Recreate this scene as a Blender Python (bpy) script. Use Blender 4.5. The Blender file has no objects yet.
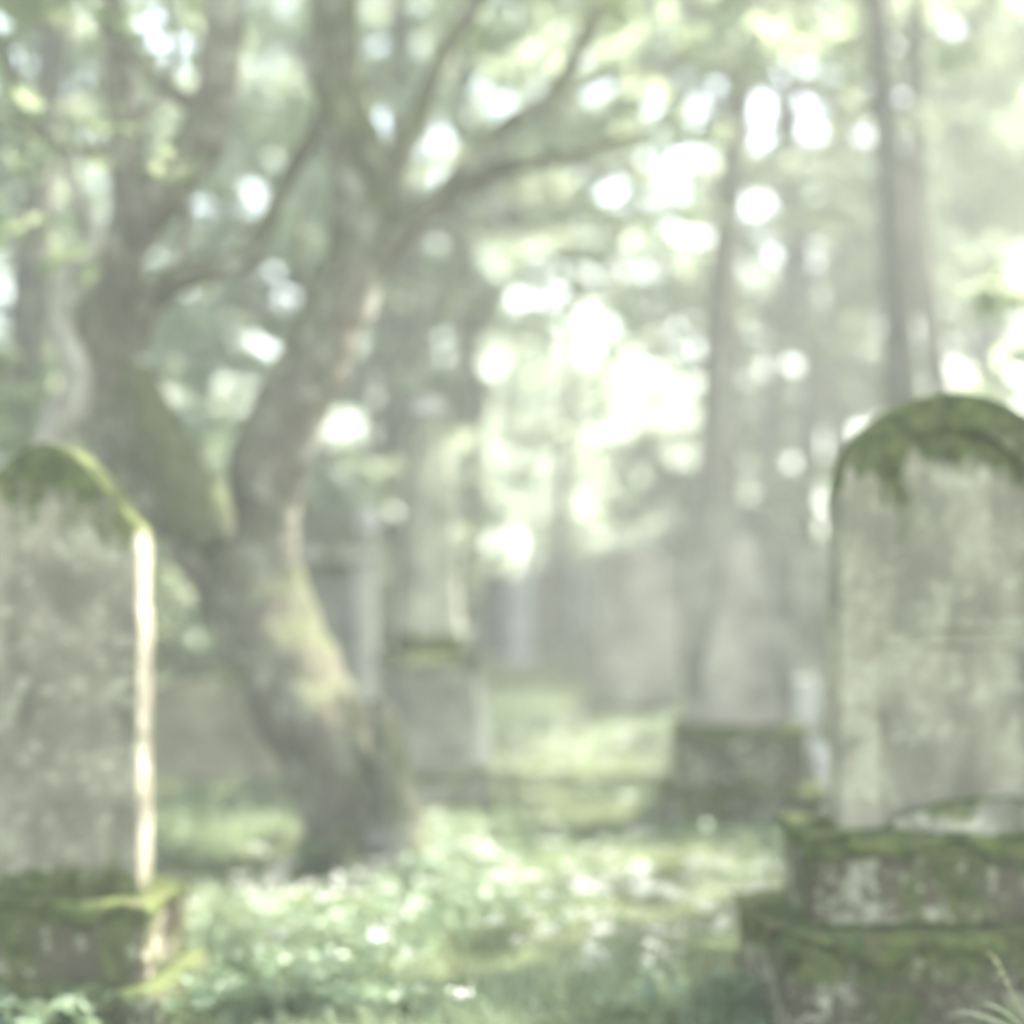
import bpy, bmesh, math, random
import numpy as np
from mathutils import Vector, Matrix, noise

S = bpy.context.scene
COL = S.collection
R = math.radians
random.seed(7)
F = 1422.0            # focal length in pixels (50 mm on a 36 mm square frame)
HOR = 560.0           # horizon row of the photograph
CAMH = 1.6

def P(px, py, Y):
    return Vector(((px - 512) * Y / F, Y, CAMH - (py - HOR) * Y / F))

def gz(x, y):
    """terrain height"""
    n = noise.noise(Vector((x * .35, y * .35, 3.1))) * .035 + noise.noise(Vector((x * 1.4, y * 1.4, 8.1))) * .012
    far = max(0.0, y - 26) * .012
    far += max(0.0, abs(x) - 12) * .01
    return n + min(far, 3.0)

# ------------------------------------------------------------ object helpers
def tag(o, label=None, cat=None, group=None, kind=None):
    if label: o['label'] = label
    if cat: o['category'] = cat
    if group: o['group'] = group
    if kind: o['kind'] = kind
    return o

def empty(name, loc, rz=0, label=None, cat=None, group=None):
    o = bpy.data.objects.new(name, None)
    COL.objects.link(o)
    o.empty_display_size = .2
    o.location = loc
    o.rotation_euler = (0, 0, rz)
    return tag(o, label, cat, group)

def link(name, me, mat=None, parent=None, smooth=True):
    if mat: me.materials.append(mat)
    if smooth:
        me.polygons.foreach_set('use_smooth', [True] * len(me.polygons))
    o = bpy.data.objects.new(name, me)
    COL.objects.link(o)
    if parent: o.parent = parent
    return o

def np_mesh(name, verts, faces):
    """verts (n,3), faces (m,k) numpy"""
    me = bpy.data.meshes.new(name)
    verts = np.asarray(verts, np.float32); faces = np.asarray(faces, np.int32)
    k = faces.shape[1]
    me.vertices.add(len(verts)); me.vertices.foreach_set('co', verts.ravel())
    me.loops.add(faces.size); me.loops.foreach_set('vertex_index', faces.ravel())
    me.polygons.add(len(faces))
    me.polygons.foreach_set('loop_start', np.arange(0, faces.size, k, dtype=np.int32))
    me.polygons.foreach_set('loop_total', np.full(len(faces), k, np.int32))
    me.update(calc_edges=True)
    return me

def copy_tree(root, loc, rz, sc, label=None, group=None):
    c = root.copy(); COL.objects.link(c)
    c.location = loc; c.rotation_euler = (0, 0, rz); c.scale = (sc, sc, sc)
    tag(c, label, None, group)
    for ch in list(root.children):
        d = ch.copy(); COL.objects.link(d); d.parent = c
        for g in list(ch.children):
            e = g.copy(); COL.objects.link(e); e.parent = d
    return c

# ------------------------------------------------------------ materials
class NT:
    def __init__(s, name):
        s.m = bpy.data.materials.new(name); s.m.use_nodes = True
        s.t = s.m.node_tree; s.t.nodes.clear()
        s.out = s.n('ShaderNodeOutputMaterial')
    def n(s, typ, **kw):
        nd = s.t.nodes.new(typ)
        for k, v in kw.items():
            if k.startswith('i_'):
                key = k[2:]
                nd.inputs[int(key) if key.isdigit() else key.replace('_', ' ')].default_value = v
            else: setattr(nd, k, v)
        return nd
    def l(s, a, b): s.t.links.new(a, b)
    def math(s, op, a, b=None, c=None, clamp=False):
        nd = s.n('ShaderNodeMath', operation=op); nd.use_clamp = clamp
        for i, v in enumerate((a, b, c)):
            if v is None: continue
            if isinstance(v, (int, float)): nd.inputs[i].default_value = v
            else: s.l(v, nd.inputs[i])
        return nd.outputs[0]
    def noise(s, vec, scale, detail=4, rough=.55, dist=0):
        nd = s.n('ShaderNodeTexNoise'); nd.inputs['Scale'].default_value = scale
        nd.inputs['Detail'].default_value = detail; nd.inputs['Roughness'].default_value = rough
        nd.inputs['Distortion'].default_value = dist
        s.l(vec, nd.inputs['Vector']); return nd.outputs['Fac']
    def step(s, v, lo, hi):
        nd = s.n('ShaderNodeMapRange', interpolation_type='SMOOTHSTEP')
        s.l(v, nd.inputs['Value']); nd.inputs['From Min'].default_value = lo; nd.inputs['From Max'].default_value = hi
        return nd.outputs['Result']
    def mix(s, f, a, b):
        nd = s.n('ShaderNodeMix', data_type='RGBA')
        for key, v in ((0, f), (6, a), (7, b)):
            if isinstance(v, (int, float)): nd.inputs[key].default_value = v
            elif isinstance(v, tuple): nd.inputs[key].default_value = (*v, 1)
            else: s.l(v, nd.inputs[key])
        return nd.outputs[2]
    def vec(s, src='Object', scale=(1, 1, 1), loc=(0, 0, 0)):
        tc = s.n('ShaderNodeTexCoord'); mp = s.n('ShaderNodeMapping')
        mp.inputs['Scale'].default_value = scale; mp.inputs['Location'].default_value = loc
        s.l(tc.outputs[src], mp.inputs['Vector']); return mp.outputs[0]
    def sep(s, v, ax):
        nd = s.n('ShaderNodeSeparateXYZ'); s.l(v, nd.inputs[0]); return nd.outputs[ax]
    def bump(s, h, strength, dist):
        nd = s.n('ShaderNodeBump'); nd.inputs['Strength'].default_value = strength
        nd.inputs['Distance'].default_value = dist; s.l(h, nd.inputs['Height']); return nd.outputs[0]
    def diffuse(s, col, nrm=None, rough=.9):
        p = s.n('ShaderNodeBsdfPrincipled')
        if isinstance(col, tuple): p.inputs['Base Color'].default_value = (*col, 1)
        else: s.l(col, p.inputs['Base Color'])
        p.inputs['Roughness'].default_value = rough
        p.inputs['Specular IOR Level'].default_value = .25
        if nrm is not None: s.l(nrm, p.inputs['Normal'])
        s.l(p.outputs[0], s.out.inputs[0]); return p

MOSS_A, MOSS_B = (.03, .045, .013), (.11, .135, .042)

def stone_mat(name, base, h=1.0, seed=0, moss_top=.3, moss_low=.2, moss_all=0., lichen=.35, dark=.3, up=.55, band=.35):
    """weathered stone: vertical run-off streaks, pale lichen, moss on upward faces and in a belt at head and foot"""
    n = NT(name)
    v = n.vec('Object', loc=(seed * 3.7, seed * 1.9, seed * .7))
    vs = n.vec('Object', scale=(1, 1, .16), loc=(seed * 2.1, seed * 5.3, 0))
    z = n.sep(n.vec('Object'), 2)
    geo = n.n('ShaderNodeNewGeometry'); nz = n.sep(geo.outputs['Normal'], 2)
    big = n.noise(v, 3.2, 5, .6); fine = n.noise(v, 22, 6, .65); grit = n.noise(v, 120, 3, .6)
    streak = n.noise(vs, 7, 5, .6, .4)
    c = n.mix(n.step(big, .3, .7), tuple(x * .55 for x in base), tuple(min(.6, x * 1.35) for x in base))
    c = n.mix(n.math('MULTIPLY', n.step(streak, .5, .72), dark), c, tuple(x * .38 for x in base))
    c = n.mix(n.math('MULTIPLY', n.step(n.math('ADD', fine, n.math('MULTIPLY', big, .5)), .78, .98), lichen), c, (.47, .45, .34))
    c = n.mix(n.math('MULTIPLY', n.step(n.noise(v, 5.5, 5, .7, .3), .52, .66), .8 * lichen), c, (.38, .375, .28))
    c = n.mix(n.math('MULTIPLY', grit, .35), c, tuple(x * .55 for x in base))
    # moss
    top = n.step(z, h * (1 - band), h)
    low = n.math('SUBTRACT', 1, n.step(z, 0, h * .16))
    mv = n.noise(n.vec('Object', scale=(1, 1, .55), loc=(seed * 1.3, 9, seed)), 5.0, 6, .68, .25)
    m = n.math('ADD', mv, n.math('MULTIPLY', top, moss_top))
    m = n.math('ADD', m, n.math('MULTIPLY', low, moss_low))
    m = n.math('ADD', m, moss_all)
    m = n.math('ADD', m, n.math('MULTIPLY', n.math('MAXIMUM', nz, 0.0), up))
    mf = n.step(m, .6, .74)
    mc = n.mix(n.step(n.noise(v, 14, 5, .7), .35, .7), MOSS_A, MOSS_B)
    mc = n.mix(n.step(n.noise(v, 45, 3, .7), .5, .75), mc, (.10, .085, .04))
    c = n.mix(mf, c, mc)
    hgt = n.math('ADD', n.math('MULTIPLY', fine, .6), n.math('ADD', n.math('MULTIPLY', grit, .3), n.math('MULTIPLY', mf, n.noise(v, 60, 4, .7))))
    n.diffuse(c, n.bump(hgt, .7, .02), .92)
    return n.m

def bark_mat(name, base, moss, seed=0, lich=.4):
    n = NT(name)
    v = n.vec('Object', loc=(seed, seed * 2, 0)); vs = n.vec('Object', scale=(1, 1, .28), loc=(seed, 0, seed))
    geo = n.n('ShaderNodeNewGeometry'); nz = n.sep(geo.outputs['Normal'], 2)
    r = n.noise(vs, 16, 6, .7, .6); b = n.noise(v, 2.2, 5, .6)
    c = n.mix(n.step(r, .35, .65), tuple(x * .45 for x in base), base)
    c = n.mix(n.math('MULTIPLY', n.step(n.noise(v, 4.5, 6, .75, .3), .50, .62), lich), c, (.40, .39, .33))
    m = n.math('ADD', b, n.math('MULTIPLY', n.math('MAXIMUM', nz, -.3), .38))
    m = n.math('ADD', m, moss)
    mf = n.math('MULTIPLY', n.step(m, .50, .84), .85)
    mc = n.mix(n.step(n.noise(v, 18, 4, .7), .35, .7), (.06, .075, .025), (.125, .14, .07))
    c = n.mix(mf, c, mc)
    n.diffuse(c, n.bump(n.math('ADD', r, n.math('MULTIPLY', mf, n.noise(v, 50, 4, .7))), .9, .035), .95)
    return n.m

def leaf_mat(name, a, b, tr, mixf=.5):
    n = NT(name)
    oi = n.n('ShaderNodeObjectInfo')
    geo = n.n('ShaderNodeNewGeometry')
    rnd = geo.outputs['Random Per Island']
    big = n.noise(n.vec('Object'), .9, 3)
    f = n.math('ADD', n.math('MULTIPLY', rnd, .6), n.math('MULTIPLY', n.step(big, .35, .65), .4))
    c = n.mix(f, a, b)
    d = n.n('ShaderNodeBsdfDiffuse'); n.l(c, d.inputs[0])
    t = n.n('ShaderNodeBsdfTranslucent'); n.l(n.mix(f, tuple(x * .7 for x in tr), tr), t.inputs[0])
    g = n.n('ShaderNodeBsdfGlossy'); g.inputs['Roughness'].default_value = .45; g.inputs[0].default_value = (.8, .85, .8, 1)
    m1 = n.n('ShaderNodeMixShader'); m1.inputs[0].default_value = mixf; n.l(d.outputs[0], m1.inputs[1]); n.l(t.outputs[0], m1.inputs[2])
    m2 = n.n('ShaderNodeMixShader'); m2.inputs[0].default_value = .05; n.l(m1.outputs[0], m2.inputs[1]); n.l(g.outputs[0], m2.inputs[2])
    n.l(m2.outputs[0], n.out.inputs[0])
    return n.m

M = {}
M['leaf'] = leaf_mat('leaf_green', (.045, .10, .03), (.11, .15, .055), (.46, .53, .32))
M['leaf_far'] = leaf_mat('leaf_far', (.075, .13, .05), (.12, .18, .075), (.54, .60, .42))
M['leaf_cool'] = leaf_mat('leaf_cool', (.035, .085, .05), (.06, .12, .06), (.16, .30, .12))
M['grass'] = leaf_mat('grass_blade', (.10, .15, .075), (.21, .25, .15), (.38, .45, .28), .4)
M['weed'] = leaf_mat('weed_leaf', (.075, .125, .065), (.14, .18, .11), (.28, .36, .2), .4)
M['sun_fleck'] = leaf_mat('sun_fleck_white', (.62, .62, .58), (.78, .78, .74), (.7, .7, .65), .35)  # near-white colour that stands in for sunlit leaves in the grass
M['straw'] = leaf_mat('dry_stalk', (.28, .27, .15), (.38, .36, .22), (.4, .38, .2), .3)
M['bark'] = bark_mat('bark_gnarled', (.155, .14, .11), .06, 1, .6)
M['bark_moss'] = bark_mat('bark_mossy', (.16, .15, .11), .22, 4)
M['bark_pale'] = bark_mat('bark_pale', (.33, .31, .27), -.12, 2, .6)
M['bark_far'] = bark_mat('bark_far', (.12, .11, .09), -.03, 3, .2)

# ground
n = NT('ground_soil')
v = n.vec('Object')
c = n.mix(n.step(n.noise(v, 1.3, 6, .6), .35, .65), (.055, .075, .028), (.10, .12, .05))
c = n.mix(n.step(n.noise(v, 9, 6, .7), .56, .7), c, (.10, .085, .055))
c = n.mix(n.step(n.noise(v, 40, 4, .7), .6, .75), c, (.16, .19, .09))
n.diffuse(c, n.bump(n.noise(v, 30, 5, .7), .8, .04), .95)
M['ground'] = n.m
# moss cushions
n = NT('moss_cushion')
v = n.vec('Object')
c = n.mix(n.step(n.noise(v, 9, 5, .7), .35, .65), (.03, .05, .014), (.11, .135, .038))
c = n.mix(n.step(n.noise(v, 7, 5, .7), .5, .66), c, (.11, .09, .045))
n.diffuse(c, n.bump(n.noise(v, 80, 4, .7), .9, .02), .95)
M['moss'] = n.m

# ------------------------------------------------------------ shape helpers
def fbm(p, s, o=4):
    return noise.fractal(Vector(p) * s, 1.0, 2.0, o)

def rock_box(sx, sy, sz, seg=.05, rough=.012, rnd=.025, seed=0, taper=0.0):
    """weathered block standing on z=0: gridded, edges rounded off, faces uneven"""
    bm = bmesh.new()
    nx, ny, nz_ = (max(2, int(s / seg)) for s in (sx, sy, sz))
    vs = {}
    def V(i, j, k):
        key = (i, j, k)
        if key not in vs:
            p = Vector((i / nx * sx - sx / 2, j / ny * sy - sy / 2, k / nz_ * sz))
            q = Vector((max(-sx / 2 + rnd, min(sx / 2 - rnd, p.x)), max(-sy / 2 + rnd, min(sy / 2 - rnd, p.y)), max(rnd, min(sz - rnd, p.z))))
            d = p - q
            if d.length > rnd: p = q + d.normalized() * rnd
            t = 1 - taper * p.z / sz
            p.x *= t; p.y *= t
            o = Vector((seed * 7.1, seed * 3.3, 0))
            nr = (p - Vector((0, 0, sz / 2))); nr = Vector((nr.x / sx, nr.y / sy, nr.z / sz)).normalized()
            p += nr * (fbm(p + o, 5) * rough * 1.2 + fbm(p + o, 22, 3) * rough * .5)
            vs[key] = bm.verts.new(p)
        return vs[key]
    for a, b, f in ((nx, ny, lambda i, j, e: (i, j, e * nz_)), (nx, nz_, lambda i, j, e: (i, e * ny, j)), (ny, nz_, lambda i, j, e: (e * nx, i, j))):
        for e in (0, 1):
            for i in range(a):
                for j in range(b):
                    bm.faces.new([V(*f(i, j, e)), V(*f(i + 1, j, e)), V(*f(i + 1, j + 1, e)), V(*f(i, j + 1, e))])
    bmesh.ops.recalc_face_normals(bm, faces=bm.faces)
    me = bpy.data.meshes.new('block'); bm.to_mesh(me); bm.free()
    return me

def outline(kind, w, h, nseg=28, sh=None):
    """front outline of a stone as (x,z) list from bottom left clockwise; z=0 foot"""
    pts = [(-w / 2, 0)]
    if kind == 'round':                       # full arch
        r = sh if sh else w / 2
        for i in range(nseg + 1):
            a = math.pi * (1 - i / nseg)
            pts.append((w / 2 * math.cos(a), h - r + r * math.sin(a)))
    elif kind == 'peak':                      # segmental arch with straight low shoulders
        for i in range(nseg + 1):
            t = i / nseg * 2 - 1
            pts.append((w / 2 * t, h - (sh or .15) * abs(t) ** 1.7))
    elif kind == 'gable':
        pts += [(-w / 2, h - (sh or .15)), (-w * .25, h - (sh or .15) * .45), (0, h), (w * .25, h - (sh or .15) * .45), (w / 2, h - (sh or .15))]
    elif kind == 'flat':
        pts += [(-w / 2, h), (w / 2, h)]
    pts.append((w / 2, 0))
    return pts

def slab(pts, t, y0=0, bevel=.012, jit=0.004, seed=0):
    """extrude an outline by t backwards from y0, edges worn round"""
    rng = random.Random(seed)
    # densify
    d = []
    for i in range(len(pts)):
        a = Vector(pts[i]); b = Vector(pts[(i + 1) % len(pts)])
        k = max(1, int((b - a).length / .06))
        for j in range(k): d.append(a.lerp(b, j / k))
    bm = bmesh.new()
    f = [bm.verts.new((p.x + noise.noise(Vector((p.x * 6, seed, p.y * 6))) * jit * 2, y0, p.y + rng.uniform(-jit, jit) * .5)) for p in d]
    face = bm.faces.new(f)
    r = bmesh.ops.extrude_face_region(bm, geom=[face])
    vv = [g for g in r['geom'] if isinstance(g, bmesh.types.BMVert)]
    bmesh.ops.translate(bm, verts=vv, vec=(0, t, 0))
    bmesh.ops.recalc_face_normals(bm, faces=bm.faces)
    if bevel:
        es = [e for e in bm.edges if abs(e.verts[0].co.y - e.verts[1].co.y) < 1e-6]
        bmesh.ops.bevel(bm, geom=es, offset=bevel, segments=3, affect='EDGES', profile=.6)
    bmesh.ops.triangulate(bm, faces=[f for f in bm.faces if len(f.verts) > 4])
    me = bpy.data.meshes.new('slab'); bm.to_mesh(me); bm.free()
    return me

def ring(outer, inner, t, y0):
    """raised border between two outlines of the same point count (open at the foot)"""
    bm = bmesh.new()
    k = len(outer)
    A = [bm.verts.new((p[0], y0, p[1])) for p in outer]; B = [bm.verts.new((p[0], y0, p[1])) for p in inner]
    A2 = [bm.verts.new((p[0], y0 + t, p[1])) for p in outer]; B2 = [bm.verts.new((p[0], y0 + t, p[1])) for p in inner]
    for i in range(k - 1):
        bm.faces.new((A[i], A[i + 1], B[i + 1], B[i]))
        bm.faces.new((A[i], A2[i], A2[i + 1], A[i + 1]))
        bm.faces.new((B[i], B[i + 1], B2[i + 1], B2[i]))
        bm.faces.new((A2[i], B2[i], B2[i + 1], A2[i + 1]))
    for i in (0, k - 1):
        bm.faces.new((A[i], B[i], B2[i], A2[i]))
    bmesh.ops.recalc_face_normals(bm, faces=bm.faces)
    es = [e for e in bm.edges if e.verts[0].co.y == y0 and e.verts[1].co.y == y0 and len(e.link_faces) == 2 and abs(e.calc_face_angle(0)) > .5]
    bmesh.ops.bevel(bm, geom=es, offset=.006, segments=2, affect='EDGES')
    me = bpy.data.meshes.new('ring'); bm.to_mesh(me); bm.free()
    return me

def lathe(prof, seg=28):
    bm = bmesh.new(); rows = []
    for r, z in prof:
        rows.append([bm.verts.new((r * math.cos(2 * math.pi * i / seg), r * math.sin(2 * math.pi * i / seg), z)) for i in range(seg)])
    for a, b in zip(rows, rows[1:]):
        for i in range(seg): bm.faces.new((a[i], a[(i + 1) % seg], b[(i + 1) % seg], b[i]))
    bm.faces.new(rows[0][::-1]); bm.faces.new(rows[-1])
    me = bpy.data.meshes.new('lathe'); bm.to_mesh(me); bm.free()
    return me

def moss_pad(sx, sy, th=.03, seed=0, drape=.06, step=.025, keep=.42):
    """cushion of moss lying on a block top (z=0) and creeping over its front and sides, with ragged lower fringe"""
    bm = bmesh.new(); vs = {}
    ex = drape
    X = np.arange(-sx / 2 - ex, sx / 2 + ex + step, step); Y = np.arange(-sy / 2 - ex, sy / 2 + .001, step)
    def V(i, j):
        if (i, j) not in vs:
            x, y = X[i], Y[j]
            dx = max(0, abs(x) - sx / 2); dy = max(0, -sy / 2 - y)
            nn = fbm((x + seed * 3, y, seed), 7, 4)
            fr = .55 + .9 * fbm((x * 1.2 + seed, y * 1.2, 4.4), 4, 3)
            z = th * (.45 + .5 * nn)
            cx, cy = max(-sx / 2 - .012, min(sx / 2 + .012, x)), max(-sy / 2 - .012, y)
            z -= (dx + dy) * max(.15, fr) * 1.2
            vs[(i, j)] = bm.verts.new((cx * (1 + .004 * nn), cy - .006 * nn - (.006 if dy > 0 else 0), z))
        return vs[(i, j)]
    for i in range(len(X) - 1):
        for j in range(len(Y) - 1):
            x, y = X[i], Y[j]
            if fbm((x * 1.1 + seed * 5, y * 1.1, 2.2), 5, 3) > keep - (.25 if (abs(x) > sx / 2 or y < -sy / 2) else 0): continue
            bm.faces.new((V(i, j), V(i + 1, j), V(i + 1, j + 1), V(i, j + 1)))
    me = bpy.data.meshes.new('pad'); bm.to_mesh(me); bm.free()
    return me

def catmull(pts, sub):
    out = []
    n_ = len(pts)
    for i in range(n_ - 1):
        p0, p1, p2, p3 = pts[max(0, i - 1)], pts[i], pts[i + 1], pts[min(n_ - 1, i + 2)]
        for k in range(sub):
            t = k / sub
            out.append(.5 * ((2 * p1) + (p2 - p0) * t + (2 * p0 - 5 * p1 + 4 * p2 - p3) * t * t + (3 * p1 - p0 - 3 * p2 + p3) * t ** 3))
    out.append(pts[-1]); return out

def tube_arrays(pts, seg=14, sub=5, rough=.12, seed=0, cap=True, off=0):
    """pts: (x,y,z,r). returns verts, quad faces"""
    q = catmull([np.array(p, float) for p in pts], sub)
    V = []; Fc = []
    up = Vector((0, 1, 0))
    prev = None
    for k, p in enumerate(q):
        a = q[max(0, k - 1)]; b = q[min(len(q) - 1, k + 1)]
        d = Vector(b[:3] - a[:3]).normalized()
        if prev is None:
            s = d.cross(up)
            if s.length < .1: s = d.cross(Vector((1, 0, 0)))
        else: s = prev - d * prev.dot(d)
        s.normalize(); prev = s; t = d.cross(s)
        c = Vector(p[:3]); r = max(p[3], .002)
        for i in range(seg):
            an = 2 * math.pi * i / seg
            e = s * math.cos(an) + t * math.sin(an)
            rr = r
            if rough:
                g = c + e * r
                rr = r * (1 + rough * (noise.fractal(g * (1.1 / max(r, .05)) * .8 + Vector((seed, 0, 0)), 1, 2, 3)) + rough * .5 * math.sin(an * 3 + k * .13 + seed))
            V.append(c + e * rr)
    for k in range(len(q) - 1):
        for i in range(seg):
            j = (i + 1) % seg
            Fc.append((k * seg + i, k * seg + j, (k + 1) * seg + j, (k + 1) * seg + i))
    if cap:
        for row, sg in ((0, 1), (len(q) - 1, 1)):
            ci = len(V); V.append(Vector(q[row][:3])); 
            for i in range(0, seg, 2):
                Fc.append((row * seg + i, row * seg + (i + 1) % seg, row * seg + (i + 2) % seg, ci))
    return np.array([tuple(v) for v in V]), np.array(Fc) + off

def tubes_mesh(name, lst, **kw):
    Vs = []; Fs = []; off = 0
    for i, (pts, seg, sub) in enumerate(lst):
        v_, f_ = tube_arrays(pts, seg, sub, seed=i * 1.7 + kw.get('seed', 0), rough=kw.get('rough', .12), off=off)
        Vs.append(v_); Fs.append(f_); off += len(v_)
    return np_mesh(name, np.concatenate(Vs), np.concatenate(Fs))

def leaves(centers, size, rng, flat=.5, aspect=1.6):
    """leaf blades: a folded diamond (two triangles sharing the midrib) per centre"""
    n_ = len(centers)
    nr = rng.normal(size=(n_, 3)); nr[:, 2] = np.abs(nr[:, 2]) + flat
    nr /= np.linalg.norm(nr, axis=1)[:, None]
    a = rng.normal(size=(n_, 3)); a -= (a * nr).sum(1)[:, None] * nr; a /= np.linalg.norm(a, axis=1)[:, None]
    b = np.cross(nr, a)
    s = size * rng.uniform(.6, 1.25, n_)[:, None]
    c = np.asarray(centers)
    v0 = c - a * s * aspect / 2; v1 = c + b * s / 2 + nr * s * .12; v2 = c + a * s * aspect / 2; v3 = c - b * s / 2 + nr * s * .12
    V = np.stack([v0, v1, v2, v3], 1).reshape(-1, 3)
    i = np.arange(n_)[:, None] * 4
    Fc = np.concatenate([i + np.array([[0, 1, 2]]), i + np.array([[0, 2, 3]])], 1).reshape(-1, 3)
    return V, Fc

def twig_leaves(rng, tips, n_per, spread, size, flat=.5):
    C = []
    for t in tips:
        k = max(3, int(n_per * rng.uniform(.4, 1.6)))
        c = np.array(t[:3])
        sub = rng.normal(size=(max(2, k // 14), 3)) * spread * np.array([1, 1, .6])
        pick = sub[rng.integers(0, len(sub), k)]
        C.append(c + pick + rng.normal(size=(k, 3)) * spread * .33 * np.array([1, 1, .55]))
    C = np.concatenate(C)
    return leaves(C, size, rng, flat)

# ------------------------------------------------------------ camera, sky, sun
cam_d = bpy.data.cameras.new('camera'); cam = bpy.data.objects.new('camera', cam_d); COL.objects.link(cam)
cam.location = (0, 0, CAMH); cam.rotation_euler = (R(90), 0, 0)
cam_d.sensor_width = 36; cam_d.lens = 50
cam_d.shift_y = (HOR - 512) / 1024
cam_d.clip_end = 3000; cam_d.clip_start = .05
cam_d.dof.use_dof = True; cam_d.dof.focus_distance = 2.95; cam_d.dof.aperture_fstop = .76
S.camera = cam

SUN_EL, SUN_AZ = 50, 60      # azimuth measured from +Y (view direction) towards +X: behind the graves, to the right
w = bpy.data.worlds.new('World'); S.world = w; w.use_nodes = True
nt = w.node_tree; bg = nt.nodes['Background']
sky = nt.nodes.new('ShaderNodeTexSky'); sky.sky_type = 'NISHITA'; sky.sun_disc = False
sky.sun_elevation = R(SUN_EL); sky.sun_rotation = R(SUN_AZ)
sky.air_density = 1.2; sky.dust_density = 4.0; sky.ozone_density = 1.0
nt.links.new(sky.outputs[0], bg.inputs[0]); bg.inputs[1].default_value = .115
sd = bpy.data.lights.new('sun', 'SUN'); sd.energy = 5; sd.angle = R(.55); sd.color = (1, .96, .90)
so = bpy.data.objects.new('sun', sd); COL.objects.link(so)
dirv = Vector((math.sin(R(SUN_AZ)) * math.cos(R(SUN_EL)), math.cos(R(SUN_AZ)) * math.cos(R(SUN_EL)), math.sin(R(SUN_EL))))
so.rotation_euler = dirv.to_track_quat('Z', 'Y').to_euler()
so.location = (0, 0, 30)
S.view_settings.view_transform = 'Standard'; S.view_settings.look = 'None'
S.view_settings.exposure = 2.82; S.view_settings.gamma = 1

# ------------------------------------------------------------ haze
me = bpy.data.meshes.new('haze'); bm = bmesh.new(); bmesh.ops.create_cube(bm, size=1)
bmesh.ops.scale(bm, vec=(900, 900, 28), verts=bm.verts); bmesh.ops.translate(bm, vec=(0, 0, 12), verts=bm.verts); bm.to_mesh(me); bm.free()
n = NT('haze'); pv = n.n('ShaderNodeVolumePrincipled'); pv.inputs['Density'].default_value = .0075
pv.inputs['Color'].default_value = (.93, .97, .93, 1); pv.inputs['Anisotropy'].default_value = .15
n.l(pv.outputs[0], n.out.inputs['Volume'])
tag(link('haze', me, n.m, smooth=False), kind='stuff')

# ------------------------------------------------------------ ground
def build_ground():
    xs = np.concatenate([np.linspace(-430, -20, 30)[:-1], np.linspace(-20, 20, 161), np.linspace(20, 430, 30)[1:]])
    ys = np.concatenate([np.linspace(-430, -4, 25)[:-1], np.linspace(-4, 40, 177), np.linspace(40, 430, 30)[1:]])
    V = np.array([(x, y, gz(x, y)) for y in ys for x in xs])
    nx = len(xs); i, j = np.meshgrid(np.arange(nx - 1), np.arange(len(ys) - 1))
    a = (j * nx + i).ravel()
    Fc = np.stack([a, a + 1, a + nx + 1, a + nx], 1)
    tag(link('ground', np_mesh('ground', V, Fc), M['ground']), kind='structure')
build_ground()

# footprints the grass keeps out of: (x0,x1,y0,y1)
KEEP = []
def footprint(x, y, hw, hd): KEEP.append((x - hw, x + hw, y - hd, y + hd))

# ------------------------------------------------------------ gravestones
def plinth(root, name, sx, sy, sz, z0, mat, seed, yc=0, moss=True, seg=.04, drape=.06, keep=.42, rough=.014):
    me = rock_box(sx, sy, sz, seg, rough, .03, seed)
    o = link(name, me, mat, root); o.location = (0, yc, z0)
    if moss:
        m_ = link('moss', moss_pad(sx, sy, .03, seed, drape, keep=keep), M['moss'], o); m_.location = (0, 0, sz)
        md = m_.modifiers.new('t', 'SOLIDIFY'); md.thickness = .01; md.offset = -1
    return o

def inset(kind, w, h, d, **kw):
    return outline(kind, w, h, **kw)

# --- right foreground stone
Yr = 5.0
xr = (956 - 512) * Yr / F
rt = empty('gravestone', (xr, Yr, 0), R(3), 'large round-arched gravestone with raised border, on two mossy steps at the right edge', 'gravestone')
ztop = CAMH - (838 - HOR) * (Yr - .12) / F      # top of the upper step
sm = stone_mat('stone_grey_right', (.27, .25, .19), 1.5, 1, moss_top=.36, moss_low=.0, moss_all=-.05, lichen=.9, dark=.7, band=.42, up=.35)
W_, H_ = .81, 1.55
out_ = outline('round', W_, H_, sh=.37); inn = outline('round', W_ - .27, H_ - .12, sh=.26)
b = link('slab', slab(out_,   .17, .033, .012, .006, 1), sm, rt); b.location = (0, 0, ztop - .01)
out_p = [((x * 1.008), z if z == 0 else z + .003) for x, z in out_]
rg = link('border', ring(out_p, inn, .037, 0), sm, rt, smooth=False); rg.location = (0, 0, ztop - .01)
# worn inscription lines cut into the panel (only two shallow rules still read)
def rule_lines(parent, w, zs, mat, y=.031):
    for z in zs:
        me = rock_box(w, .012, .012, .02, .003, .004, z)
        o = link('carved_rule', me, mat, parent); o.location = (0, y + .002, z)
rule_lines(rt, .44, (ztop + .64, ztop + .70), sm)
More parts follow.
